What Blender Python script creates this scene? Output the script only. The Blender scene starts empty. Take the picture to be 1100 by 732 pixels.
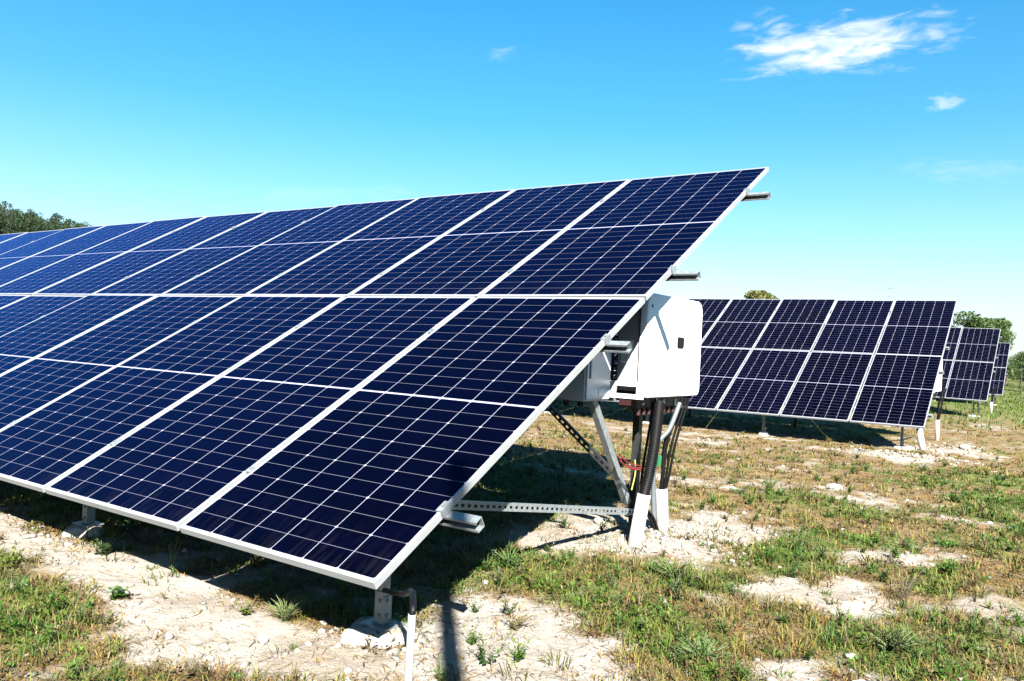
import bpy, math, random
import numpy as np
from mathutils import Vector, Matrix
R = math.radians
random.seed(7); rng = np.random.default_rng(11)
S = bpy.context.scene
COL = S.collection

# ------------------------------------------------------------------ camera
CAM = Vector((1.929, -2.017, 0.813))
right = Vector((0.820, 0.571, 0.049)); fwd = Vector((-0.572, 0.820, 0.010))
right.normalize(); fwd = (fwd - right * fwd.dot(right)).normalized(); upv = right.cross(fwd)
cd = bpy.data.cameras.new("camera"); cam = bpy.data.objects.new("camera", cd); COL.objects.link(cam)
mw = Matrix((right, upv, -fwd)).transposed().to_4x4(); mw.translation = CAM
cam.matrix_world = mw
cd.sensor_width = 36; cd.lens = 36 * 871.15 / 1100; cd.clip_start = 0.05; cd.clip_end = 12000
S.camera = cam

# ------------------------------------------------------------------ sun, sky, exposure
TO_SUN = Vector((0.85, -0.98, 1.0)).normalized()
SUN_EL = math.asin(TO_SUN.z); SUN_AZ = math.atan2(TO_SUN.x, TO_SUN.y)
sd = bpy.data.lights.new("sun", 'SUN'); sun = bpy.data.objects.new("sun", sd); COL.objects.link(sun)
sd.energy = 5.0; sd.angle = R(0.5); sd.color = (1.0, 0.955, 0.89)
sun.rotation_euler = (-TO_SUN).to_track_quat('-Z', 'Y').to_euler()
sun.location = (30, -35, 40)
S.view_settings.view_transform = 'Standard'; S.view_settings.look = 'None'
S.view_settings.exposure = 2.62; S.view_settings.gamma = 1.0
S.view_settings.use_curve_mapping = False
S.cycles.max_bounces = 8; S.cycles.diffuse_bounces = 0

W = bpy.data.worlds.new("World"); S.world = W; W.use_nodes = True
nt = W.node_tree; nt.nodes.clear()
def N(tree, kind, **kw):
    n = tree.nodes.new(kind)
    for k, v in kw.items():
        if k.startswith('i_'): n.inputs[int(k[2:])].default_value = v
        else: setattr(n, k, v)
    return n
def LK(tree, a, b): tree.links.new(a, b)
def MATH(tree, op, a, b=None, c=None, clamp=False):
    n = tree.nodes.new('ShaderNodeMath'); n.operation = op; n.use_clamp = clamp
    for i, v in enumerate((a, b, c)):
        if v is None: continue
        if hasattr(v, 'links'): tree.links.new(v, n.inputs[i])
        else: n.inputs[i].default_value = v
    return n.outputs[0]
sky = N(nt, 'ShaderNodeTexSky', sky_type='NISHITA', sun_disc=False)
sky.sun_elevation = SUN_EL; sky.sun_rotation = SUN_AZ
sky.altitude = 100; sky.air_density = 1.0; sky.dust_density = 0.6; sky.ozone_density = 2.2
geo = N(nt, 'ShaderNodeTexCoord')
hs = N(nt, 'ShaderNodeHueSaturation'); hs.inputs['Saturation'].default_value = 1.62; hs.inputs['Hue'].default_value = 0.486
hs.inputs['Value'].default_value = 0.74
LK(nt, sky.outputs[0], hs.inputs['Color'])
def dotv(vec):
    n = nt.nodes.new('ShaderNodeVectorMath'); n.operation = 'DOT_PRODUCT'
    nt.links.new(geo.outputs['Generated'], n.inputs[0]); n.inputs[1].default_value = vec
    return n.outputs['Value']
def cloud(center, ax, half_w, half_h, scale, seed, lo, hi, stretch=3.2, gain=1.0):
    """a wisp around one direction of the sky; ax is its long axis"""
    c = Vector(center).normalized(); a = Vector(ax); a = (a - c * a.dot(c)).normalized(); b = c.cross(a)
    p = MATH(nt, 'DIVIDE', dotv(a), half_w); q = MATH(nt, 'DIVIDE', dotv(b), half_h)
    cx = nt.nodes.new('ShaderNodeCombineXYZ')
    LK(nt, MATH(nt, 'MULTIPLY', dotv(a), scale), cx.inputs[0]); LK(nt, MATH(nt, 'MULTIPLY', dotv(b), scale * stretch), cx.inputs[1])
    cx.inputs[2].default_value = seed
    no = N(nt, 'ShaderNodeTexNoise'); no.inputs['Scale'].default_value = 1.0; no.inputs['Detail'].default_value = 7; no.inputs['Roughness'].default_value = 0.55
    no.inputs['Distortion'].default_value = 0.5
    LK(nt, cx.outputs[0], no.inputs['Vector'])
    r2 = MATH(nt, 'ADD', MATH(nt, 'MULTIPLY', p, p), MATH(nt, 'MULTIPLY', q, q))
    ell = MATH(nt, 'SUBTRACT', 1.0, r2)
    front = MATH(nt, 'GREATER_THAN', dotv(c), 0.0)
    d = MATH(nt, 'ADD', MATH(nt, 'MULTIPLY', ell, 0.35), no.outputs[0])
    mr = N(nt, 'ShaderNodeMapRange', interpolation_type='SMOOTHSTEP'); LK(nt, d, mr.inputs[0])
    mr.inputs[1].default_value = lo; mr.inputs[2].default_value = hi
    edge = N(nt, 'ShaderNodeMapRange', interpolation_type='SMOOTHSTEP'); LK(nt, ell, edge.inputs[0])
    edge.inputs[1].default_value = -0.9; edge.inputs[2].default_value = 0.3
    return MATH(nt, 'MULTIPLY', MATH(nt, 'MULTIPLY', MATH(nt, 'MULTIPLY', mr.outputs[0], edge.outputs[0]), front), gain)
cl = [cloud((-0.222, 0.911, 0.346), (0.82, 0.57, 0.18), 0.135, 0.036, 22, 3.1, 0.55, 1.02),
      cloud((-0.123, 0.952, 0.281), (0.82, 0.57, 0.10), 0.024, 0.014, 46, 8.4, 0.60, 1.05, 2.0, 0.5),
      cloud((-0.559, 0.755, 0.341), (0.82, 0.57, 0.20), 0.030, 0.012, 44, 5.4, 0.62, 1.05, 2.2, 0.2),
      cloud((-0.300, 0.880, 0.372), (0.82, 0.57, 0.25), 0.050, 0.022, 40, 1.4, 0.68, 1.1, 2.2, 0.4),
      cloud((-0.10, 0.97, 0.21), (0.82, 0.57, 0.05), 0.10, 0.022, 30, 2.2, 0.62, 1.1, 4, 0.18),
      cloud((-0.72, 0.66, 0.17), (0.82, 0.57, 0.05), 0.16, 0.020, 24, 6.2, 0.62, 1.1, 4, 0.15)]
sepz = nt.nodes.new('ShaderNodeSeparateXYZ'); LK(nt, geo.outputs['Generated'], sepz.inputs[0])
band = MATH(nt, 'MULTIPLY', MATH(nt, 'EXPONENT', MATH(nt, 'MULTIPLY', MATH(nt, 'MAXIMUM', sepz.outputs[2], 0.0), -6.0)), 0.92)
hz_ = N(nt, 'ShaderNodeMix', data_type='RGBA'); LK(nt, band, hz_.inputs[0]); LK(nt, hs.outputs[0], hz_.inputs[6]); hz_.inputs[7].default_value = (2.75, 3.15, 3.25, 1)
tot = cl[0]
for c in cl[1:]: tot = MATH(nt, 'ADD', tot, c, clamp=True)
mix = N(nt, 'ShaderNodeMix', data_type='RGBA'); LK(nt, tot, mix.inputs[0]); LK(nt, hz_.outputs[2], mix.inputs[6])
mix.inputs[7].default_value = (3.8, 3.95, 4.05, 1)
bg = N(nt, 'ShaderNodeBackground'); LK(nt, mix.outputs[2], bg.inputs[0]); bg.inputs[1].default_value = 0.05
wo = N(nt, 'ShaderNodeOutputWorld'); LK(nt, bg.outputs[0], wo.inputs[0])

# ------------------------------------------------------------------ materials
def mat(name, color, rough=0.5, metal=0.0, noise=None, bump=None, coat=0.0, spec=0.5):
    """plain principled material; noise=(scale, amount) mottles the colour, bump=(scale, strength)"""
    m = bpy.data.materials.new(name); m.use_nodes = True; t = m.node_tree
    b = t.nodes['Principled BSDF']
    b.inputs['Base Color'].default_value = (*color, 1); b.inputs['Roughness'].default_value = rough
    b.inputs['Metallic'].default_value = metal; b.inputs['Coat Weight'].default_value = coat
    b.inputs['Specular IOR Level'].default_value = spec
    tc = t.nodes.new('ShaderNodeTexCoord')
    if noise:
        no = N(t, 'ShaderNodeTexNoise'); no.inputs['Scale'].default_value = noise[0]; no.inputs['Detail'].default_value = 5
        LK(t, tc.outputs['Object'], no.inputs['Vector'])
        mr = N(t, 'ShaderNodeMapRange'); LK(t, no.outputs[0], mr.inputs[0]); mr.inputs[1].default_value = 0.3; mr.inputs[2].default_value = 0.7
        mr.inputs[3].default_value = 1 - noise[1]; mr.inputs[4].default_value = 1 + noise[1]
        vm = t.nodes.new('ShaderNodeVectorMath'); vm.operation = 'SCALE'; vm.inputs[0].default_value = color
        LK(t, mr.outputs[0], vm.inputs['Scale']); LK(t, vm.outputs[0], b.inputs['Base Color'])
        rr = N(t, 'ShaderNodeMapRange'); LK(t, no.outputs[0], rr.inputs[0])
        rr.inputs[3].default_value = max(rough - 0.12, 0.02); rr.inputs[4].default_value = min(rough + 0.12, 1)
        LK(t, rr.outputs[0], b.inputs['Roughness'])
    if bump:
        n2 = N(t, 'ShaderNodeTexNoise'); n2.inputs['Scale'].default_value = bump[0]; n2.inputs['Detail'].default_value = 6
        LK(t, tc.outputs['Object'], n2.inputs['Vector'])
        bp = t.nodes.new('ShaderNodeBump'); bp.inputs['Strength'].default_value = bump[1]; bp.inputs['Distance'].default_value = 0.02
        LK(t, n2.outputs[0], bp.inputs['Height']); LK(t, bp.outputs[0], b.inputs['Normal'])
    return m
M = {}
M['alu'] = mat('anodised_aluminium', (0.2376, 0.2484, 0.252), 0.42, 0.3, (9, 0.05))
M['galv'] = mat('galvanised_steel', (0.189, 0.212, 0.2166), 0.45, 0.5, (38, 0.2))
M['galv_dark'] = mat('shaded_dark_steel', (0.0216, 0.02304, 0.02448), 0.5, 0.4, (30, 0.2))  # galvanised steel with shade put into its colour; also small dark parts
M['white'] = mat('white_painted_metal', (0.70, 0.70, 0.70), 0.38, 0.0, (4, 0.03))
M['chassis'] = mat('pale_grey_casting', (0.2592, 0.2664, 0.2736), 0.5, 0.1, (8, 0.05))
M['cabinet'] = mat('light_grey_cabinet', (0.4039, 0.4284, 0.4468), 0.35, 0.1, (6, 0.05))
M['pvc'] = mat('white_pvc_pipe', (0.2592, 0.27, 0.2736), 0.4, 0.0, (14, 0.06))
def muddy(m, top):
    t = m.node_tree; b = t.nodes['Principled BSDF']; l = b.inputs['Base Color'].links[0]; src = l.from_socket
    tc = t.nodes.new('ShaderNodeTexCoord'); sp = t.nodes.new('ShaderNodeSeparateXYZ'); LK(t, tc.outputs['Object'], sp.inputs[0])
    no = N(t, 'ShaderNodeTexNoise'); no.inputs['Scale'].default_value = 26; no.inputs['Detail'].default_value = 7; LK(t, tc.outputs['Object'], no.inputs['Vector'])
    d = MATH(t, 'ADD', MATH(t, 'DIVIDE', sp.outputs[2], top), MATH(t, 'MULTIPLY', MATH(t, 'SUBTRACT', no.outputs[0], 0.5), 2.2))
    f = N(t, 'ShaderNodeMapRange'); LK(t, d, f.inputs[0]); f.inputs[1].default_value = 0.2; f.inputs[2].default_value = 1.0; f.inputs[3].default_value = 0.75; f.inputs[4].default_value = 0.0
    x = N(t, 'ShaderNodeMix', data_type='RGBA'); LK(t, f.outputs[0], x.inputs[0]); LK(t, src, x.inputs[6]); x.inputs[7].default_value = (0.16, 0.13, 0.095, 1); LK(t, x.outputs[2], b.inputs['Base Color'])
muddy(M['pvc'], 0.13)
M['black'] = mat('black_plastic', (0.003, 0.003, 0.0035), 0.5, 0, (30, 0.2), spec=0.15)
M['rubber'] = mat('black_cable', (0.003, 0.003, 0.003), 0.6, spec=0.08)
M['darkred'] = mat('dark_red_plastic', (0.018, 0.004, 0.004), 0.5)
M['red'] = mat('red_cable', (0.08712, 0.006912, 0.006912), 0.5)
M['yellowgreen'] = mat('yellow_green_wire', (0.18, 0.1872, 0.0288), 0.4)
M['greycable'] = mat('grey_cable', (0.072, 0.0828, 0.09), 0.5)
M['greentape'] = mat('green_tape', (0.0108, 0.0936, 0.036), 0.5)
M['concrete'] = mat('pale_concrete', (0.2333, 0.2203, 0.1944), 0.9, 0, (16, 0.22), (60, 0.7))
M['stone'] = mat('pale_limestone', (0.2376, 0.2232, 0.1944), 0.95, 0, (14, 0.2), (30, 0.6))
M['bark'] = mat('bark', (0.072, 0.054, 0.0396), 0.9, 0, (6, 0.3))
M['backsheet'] = mat('dark_bifacial_back', (0.02, 0.022, 0.035), 0.35)
M['wood'] = mat('grey_wood', (0.0252, 0.0216, 0.018), 0.9, 0, (10, 0.3))

def attr_mat(name, rough=0.7, transl=0.25):
    """leaf or soil-clod colour comes from each blade's own colour attribute"""
    m = bpy.data.materials.new(name); m.use_nodes = True; t = m.node_tree; b = t.nodes['Principled BSDF']
    a = N(t, 'ShaderNodeAttribute', attribute_name='col'); LK(t, a.outputs['Color'], b.inputs['Base Color'])
    b.inputs['Roughness'].default_value = rough; b.inputs['Specular IOR Level'].default_value = 0.25
    if transl:
        tr = t.nodes.new('ShaderNodeBsdfTranslucent'); LK(t, a.outputs['Color'], tr.inputs[0])
        mx = t.nodes.new('ShaderNodeMixShader'); mx.inputs[0].default_value = transl
        LK(t, b.outputs[0], mx.inputs[1]); LK(t, tr.outputs[0], mx.inputs[2])
        LK(t, mx.outputs[0], t.nodes['Material Output'].inputs[0])
    return m
M['grass'] = attr_mat('grass_blades'); M['leaf'] = attr_mat('leaves', 0.6, 0.25); M['clod'] = attr_mat('soil_clods', 0.95, 0)

# photovoltaic laminate: 6 x 24 half cells drawn in metres on the sheet's UVs
PW, PL, GAP, GAPR = 1.128, 2.278, 0.026, 0.02
def pv_material():
    m = bpy.data.materials.new('photovoltaic_glass'); m.use_nodes = True; t = m.node_tree; b = t.nodes['Principled BSDF']
    uv = N(t, 'ShaderNodeUVMap', uv_map='UVMap'); sp = t.nodes.new('ShaderNodeSeparateXYZ'); LK(t, uv.outputs[0], sp.inputs[0])
    u, v = sp.outputs[0], sp.outputs[1]
    mu, pu, pv = 0.0135, 0.1835, 0.0928
    f = lambda op, a, bb=None, c=None: MATH(t, op, a, bb, c)
    def dist(x, p):
        return f('MULTIPLY', f('ABSOLUTE', f('SUBTRACT', f('FRACT', f('ADD', f('DIVIDE', x, p), 0.5)), 0.5)), p)
    uu = f('SUBTRACT', u, mu); du = dist(uu, pu)
    vm = f('SUBTRACT', f('ABSOLUTE', f('SUBTRACT', v, PL / 2)), 0.006)
    dv = dist(vm, pv); dv2 = dist(vm, 2 * pv)
    col_line = f('LESS_THAN', du, 0.0014); row_line = f('LESS_THAN', dv, 0.0010)
    bar = f('LESS_THAN', vm, 0.0); outv = f('GREATER_THAN', vm, 12 * pv)
    outu = f('GREATER_THAN', f('ABSOLUTE', f('SUBTRACT', u, PW / 2)), 3 * pu)
    dia = f('LESS_THAN', f('ADD', du, dv2), 0.0085)
    strong = col_line
    for q in (bar, outv, outu, dia): strong = f('MAXIMUM', strong, q)
    line = f('MAXIMUM', f('MULTIPLY', strong, 0.95), f('MULTIPLY', row_line, 0.38))
    # each cell a slightly different blue-black, each panel too
    cid = t.nodes.new('ShaderNodeCombineXYZ'); oi = t.nodes.new('ShaderNodeObjectInfo')
    LK(t, f('FLOOR', f('DIVIDE', uu, pu)), cid.inputs[0]); LK(t, f('FLOOR', f('DIVIDE', v, pv)), cid.inputs[1])
    LK(t, f('MULTIPLY', oi.outputs['Random'], 91.0), cid.inputs[2])
    wn = N(t, 'ShaderNodeTexWhiteNoise', noise_dimensions='3D'); LK(t, cid.outputs[0], wn.inputs[0])
    amt = f('ADD', f('MULTIPLY', wn.outputs['Value'], 0.55), f('ADD', f('MULTIPLY', oi.outputs['Random'], 0.5), 0.50))
    cv = t.nodes.new('ShaderNodeVectorMath'); cv.operation = 'SCALE'; cv.inputs[0].default_value = (0.0002, 0.00022, 0.0022); LK(t, amt, cv.inputs['Scale'])
    # faint dust film, a little more near the lower edge
    no = N(t, 'ShaderNodeTexNoise'); no.inputs['Scale'].default_value = 5; no.inputs['Detail'].default_value = 6
    LK(t, uv.outputs[0], no.inputs['Vector'])
    n3 = N(t, 'ShaderNodeTexNoise'); n3.inputs['Scale'].default_value = 150; n3.inputs['Detail'].default_value = 2
    LK(t, uv.outputs[0], n3.inputs['Vector'])
    spk = f('MULTIPLY', f('GREATER_THAN', n3.outputs[0], 0.765), 0.06)
    sc_ = t.nodes.new('ShaderNodeVectorMath'); sc_.operation = 'MULTIPLY'; LK(t, uv.outputs[0], sc_.inputs[0]); sc_.inputs[1].default_value = (34, 5, 1)
    n4 = N(t, 'ShaderNodeTexNoise'); n4.inputs['Scale'].default_value = 1.0; n4.inputs['Detail'].default_value = 6; LK(t, sc_.outputs[0], n4.inputs['Vector'])
    low = f('POWER', f('SUBTRACT', 1.0, f('DIVIDE', v, 0.42), None), 2.0); low = f('MULTIPLY', low, f('LESS_THAN', v, 0.42))
    streak = f('MULTIPLY', f('MULTIPLY', low, f('MAXIMUM', f('SUBTRACT', n4.outputs[0], 0.47), 0.0)), 0.05)
    dust = f('ADD', f('ADD', f('MULTIPLY', no.outputs[0], 0.0008), spk), streak)
    m1 = N(t, 'ShaderNodeMix', data_type='RGBA'); LK(t, dust, m1.inputs[0]); LK(t, cv.outputs[0], m1.inputs[6]); m1.inputs[7].default_value = (0.3, 0.29, 0.28, 1)
    m2 = N(t, 'ShaderNodeMix', data_type='RGBA'); LK(t, line, m2.inputs[0]); LK(t, m1.outputs[2], m2.inputs[6]); m2.inputs[7].default_value = (0.20, 0.205, 0.26, 1)
    LK(t, m2.outputs[2], b.inputs['Base Color'])
    b.inputs['Roughness'].default_value = 0.6; b.inputs['Specular IOR Level'].default_value = 0.0
    # the blue anti-reflective layer tints what the glass mirrors
    gl = t.nodes.new('ShaderNodeBsdfGlossy'); gl.inputs['Color'].default_value = (0.22, 0.44, 1.0, 1)
    LK(t, f('ADD', f('MULTIPLY', no.outputs[0], 0.07), 0.05), gl.inputs['Roughness'])
    fr = t.nodes.new('ShaderNodeFresnel'); fr.inputs['IOR'].default_value = 1.19
    ms = t.nodes.new('ShaderNodeMixShader'); LK(t, fr.outputs[0], ms.inputs[0]); LK(t, b.outputs[0], ms.inputs[1]); LK(t, gl.outputs[0], ms.inputs[2])
    LK(t, ms.outputs[0], t.nodes['Material Output'].inputs[0])
    return m
M['pv'] = pv_material()

# ------------------------------------------------------------------ mesh helpers
class MB:
    def __init__(s): s.v = []; s.f = []; s.m = []; s.sm = []
    def add(s, verts, faces, mi=0, smooth=False):
        o = len(s.v); s.v += [tuple(p) for p in verts]
        for f in faces: s.f.append([i + o for i in f]); s.m.append(mi); s.sm.append(smooth)
    def box(s, lo, hi, mi=0, rot=None, org=(0, 0, 0)):
        x0, y0, z0 = lo; x1, y1, z1 = hi
        p = [Vector(q) for q in ((x0,y0,z0),(x1,y0,z0),(x1,y1,z0),(x0,y1,z0),(x0,y0,z1),(x1,y0,z1),(x1,y1,z1),(x0,y1,z1))]
        if rot: p = [rot @ q for q in p]
        p = [q + Vector(org) for q in p]
        s.add(p, [(0,3,2,1),(4,5,6,7),(0,1,5,4),(1,2,6,5),(2,3,7,6),(3,0,4,7)], mi)
    def tube(s, path, rad, n=12, mi=0, cap=True):
        path = [Vector(p) for p in path]; k = len(path)
        if not hasattr(rad, '__len__'): rad = [rad] * k
        ring = []; ref = None
        for i, p in enumerate(path):
            d = (path[min(i+1, k-1)] - path[max(i-1, 0)]).normalized()
            if ref is None:
                ref = Vector((1, 0, 0)) if abs(d.x) < 0.9 else Vector((0, 1, 0))
            a = (ref - d * ref.dot(d)).normalized(); ref = a; b = d.cross(a)
            ring += [p + (a * math.cos(2*math.pi*j/n) + b * math.sin(2*math.pi*j/n)) * rad[i] for j in range(n)]
        fs = [(i*n+j, i*n+(j+1) % n, (i+1)*n+(j+1) % n, (i+1)*n+j) for i in range(k-1) for j in range(n)]
        s.add(ring, fs, mi, True)
        if cap:
            s.add(ring[:n], [tuple(range(n-1, -1, -1))], mi); s.add(ring[-n:], [tuple(range(n))], mi)
    def prism(s, prof, p0, p1, up, mi=0):
        """sweep a closed 2D profile from p0 to p1; profile x = side, y = up"""
        p0, p1 = Vector(p0), Vector(p1); d = (p1 - p0).normalized(); up = Vector(up); up = (up - d * up.dot(d)).normalized(); sd_ = d.cross(up)
        n = len(prof); vs = [p + sd_ * a + up * b for p in (p0, p1) for a, b in prof]
        fs = [(j, (j+1) % n, n+(j+1) % n, n+j) for j in range(n)]
        s.add(vs, fs, mi); s.add(vs[:n], [tuple(range(n-1, -1, -1))], mi); s.add(vs[n:], [tuple(range(n))], mi)
    def build(s, name, mats, parent=None, loc=None):
        me = bpy.data.meshes.new(name); me.from_pydata(s.v, [], s.f)
        for m in (mats if isinstance(mats, (list, tuple)) else [mats]): me.materials.append(m)
        me.polygons.foreach_set('material_index', s.m); me.polygons.foreach_set('use_smooth', s.sm); me.update()
        o = bpy.data.objects.new(name, me); COL.objects.link(o)
        if parent: o.parent = parent
        if loc is not None: o.location = loc
        return o
def npmesh(name, v, quads=None, tris=None, col=None, mats=None, smooth=False, parent=None):
    me = bpy.data.meshes.new(name); nq = 0 if quads is None else len(quads); nt_ = 0 if tris is None else len(tris)
    me.vertices.add(len(v)); me.vertices.foreach_set('co', np.asarray(v, np.float32).ravel())
    idx = np.concatenate([a.ravel() for a in (quads, tris) if a is not None and len(a)]).astype(np.int32)
    tot = np.concatenate([np.full(nq, 4), np.full(nt_, 3)]).astype(np.int32)
    me.loops.add(len(idx)); me.loops.foreach_set('vertex_index', idx)
    me.polygons.add(nq + nt_); st = np.zeros(nq + nt_, np.int32); st[1:] = np.cumsum(tot)[:-1]
    me.polygons.foreach_set('loop_start', st)
    try: me.polygons.foreach_set('loop_total', tot)
    except Exception: pass
    me.update(calc_edges=True)
    if smooth: me.polygons.foreach_set('use_smooth', np.ones(nq + nt_, bool))
    if col is not None:
        a = me.attributes.new('col', 'FLOAT_COLOR', 'POINT')
        a.data.foreach_set('color', np.concatenate([col, np.ones((len(col), 1))], 1).astype(np.float32).ravel())
    if mats: me.materials.append(mats)
    me.validate()
    o = bpy.data.objects.new(name, me); COL.objects.link(o)
    if parent: o.parent = parent
    return o
def tag(o, label=None, cat=None, group=None, kind=None):
    for k, v in (('label', label), ('category', cat), ('group', group), ('kind', kind)):
        if v: o[k] = v
    return o
def thing(name, label, cat, loc=(0, 0, 0), rot=(0, 0, 0), group=None):
    o = bpy.data.objects.new(name, None); COL.objects.link(o); o.location = loc; o.rotation_euler = rot
    o.empty_display_size = 0.2
    return tag(o, label, cat, group)
def copy_tree(o, parent=None):
    c = o.copy(); COL.objects.link(c)
    if parent: c.parent = parent
    for ch in [k for k in bpy.data.objects if k.parent == o]: copy_tree(ch, c)
    return c

# ------------------------------------------------------------------ noise and the lie of the land
def vnoise(x, y, seed=0.0):
    x = np.asarray(x, float); y = np.asarray(y, float); ix = np.floor(x); iy = np.floor(y); fx = x - ix; fy = y - iy
    def h(a, b):
        q = np.sin(a * 127.1 + b * 311.7 + seed * 74.7) * 43758.5453; return q - np.floor(q)
    sx = fx * fx * (3 - 2 * fx); sy = fy * fy * (3 - 2 * fy)
    return (h(ix, iy) * (1-sx) + h(ix+1, iy) * sx) * (1-sy) + (h(ix, iy+1) * (1-sx) + h(ix+1, iy+1) * sx) * sy
def fbm(x, y, seed=0.0, octs=4):
    t = 0; a = 0.5; n = 0
    for k in range(octs):
        t = t + a * vnoise(x * 2**k, y * 2**k, seed + 3.7 * k); n += a; a *= 0.55
    return t / n
def sstep(x, a, b):
    t = np.clip((x - a) / (b - a), 0, 1); return t * t * (3 - 2 * t)
def blob(x, y, cx, cy, rx, ry): return np.exp(-(((x-cx)/rx)**2 + ((y-cy)/ry)**2))
def gz(x, y):
    x = np.asarray(x, float); y = np.asarray(y, float)
    z = -0.36 - 0.18 * sstep(y, 4, 11) - 0.06 * sstep(y, 14, 40) - 0.2 * sstep(y, 40, 150)
    near = np.exp(-(np.hypot(x, y - 4) / 22)**2)
    z = z + near * ((fbm(x * 0.9, y * 0.9, 1) - 0.5) * 0.045 + (fbm(x * 4.5, y * 4.5, 2, 3) - 0.5) * 0.042 + (fbm(x*15, y*15, 5, 3) - 0.5) * 0.024)
    z = z + 0.035 * blob(x, y, -0.15, 2.75, 0.35, 0.5) + 0.07 * blob(x, y, -0.1, 11.4, 0.9, 0.4) + 0.06 * blob(x, y, 0.3, 13.4, 0.5, 0.8)
    z = z + 33.5 * np.exp(-(np.hypot(x + 300, y - 45) / 156)**2) * sstep(np.hypot(x, y), 60, 220)
    return z
BARE = [(1.0,2.35,.2,.2),(1.06,3.45,.2,.18),(.95,1.15,.34,.18),(1.3,3.8,.18,.2),(-.04,.95,.36,.30),(-.08,2.5,.34,.42),(-.02,3.25,.34,.4),
        (-.85,3.1,.5,.5),(.06,4.1,.2,.22),(-.45,.1,.5,.16),(-1.2,.18,.9,.17),(-2.5,.12,1.1,.16),(1.6,2.6,.16,.18),(-.9,-.25,.3,.16),(.25,.55,.4,.3),
        (-.2,11.2,.9,.5),(.3,13.2,.5,.8),(-1.4,8,.6,.3),(-.75,7.6,.4,.2),(0,6.4,.2,.2),(1.35,4.8,.2,.2),(.2,20.6,.6,1.5),(-3.2,10.6,1.8,.3),(-1.35,.0,.7,.17),(-.9,-.12,.4,.2),(-.3,.05,.4,.22)]
GREEN = [(-.46,1.65,.32,.36),(.29,1.28,.34,.24),(.75,1.0,.22,.14),(.31,2.02,.26,.28),(.5,3.0,.3,.45),(1.37,3.25,.14,.2),(-1.85,-.2,.5,.2),
         (-.72,.26,.2,.1),(.64,3.9,.35,.4),(1.5,6.8,.5,1),(1.35,1.65,.35,.35),(0,5,.6,.5),(1.3,2.9,.2,.2),(-1.3,-.45,.5,.2),(1.0,9.5,.8,1.5),(1.6,4.2,.3,.5)]
def cover(x, y):
    """bare, green and dry shares of the ground at a place"""
    n1 = fbm(x * 1.3, y * 1.3, 21); n2 = fbm(x * 1.7, y * 1.7, 33); n3 = .6 * fbm(x * 5, y * 5, 40, 3) + .4 * fbm(x * 14, y * 14, 47, 3)
    b = sum((1.15 if q[0] < .3 and q[1] < 3.6 else .85) * blob(x, y, *q) for q in BARE); g = sum(1.0 * blob(x, y, *q) for q in GREEN)
    far = sstep(y, 17, 36)
    shade_cover = sstep(-x, .75, 1.5) * (sstep(y, .62, 1.1) * (1 - sstep(y, 4.2, 5.0)) + sstep(y, 13.2, 13.8) * (1 - sstep(y, 16.8, 17.6)))   # dark green cover added under the tables to deepen their shade by colour
    bare = np.clip(sstep(n1 + (n3 - 0.5) * 1.35 + 0.36 * b - 0.30 * g - 0.13 * sstep(y, 3.6, 5.5) - .03 * sstep(x, .2, .8), 0.43, 0.80), 0, 1) * (1 - far) * (1 - shade_cover)
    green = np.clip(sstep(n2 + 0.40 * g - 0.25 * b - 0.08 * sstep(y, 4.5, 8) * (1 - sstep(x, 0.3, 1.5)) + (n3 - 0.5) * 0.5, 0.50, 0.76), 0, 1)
    green = np.maximum(np.maximum(green * (1 - bare), far * 0.95), shade_cover * .95)
    return bare, green
def growth(start, step, end, f):
    o = [start]
    while abs(o[-1]) < abs(end): o.append(o[-1] + step); step *= f
    return o

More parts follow.
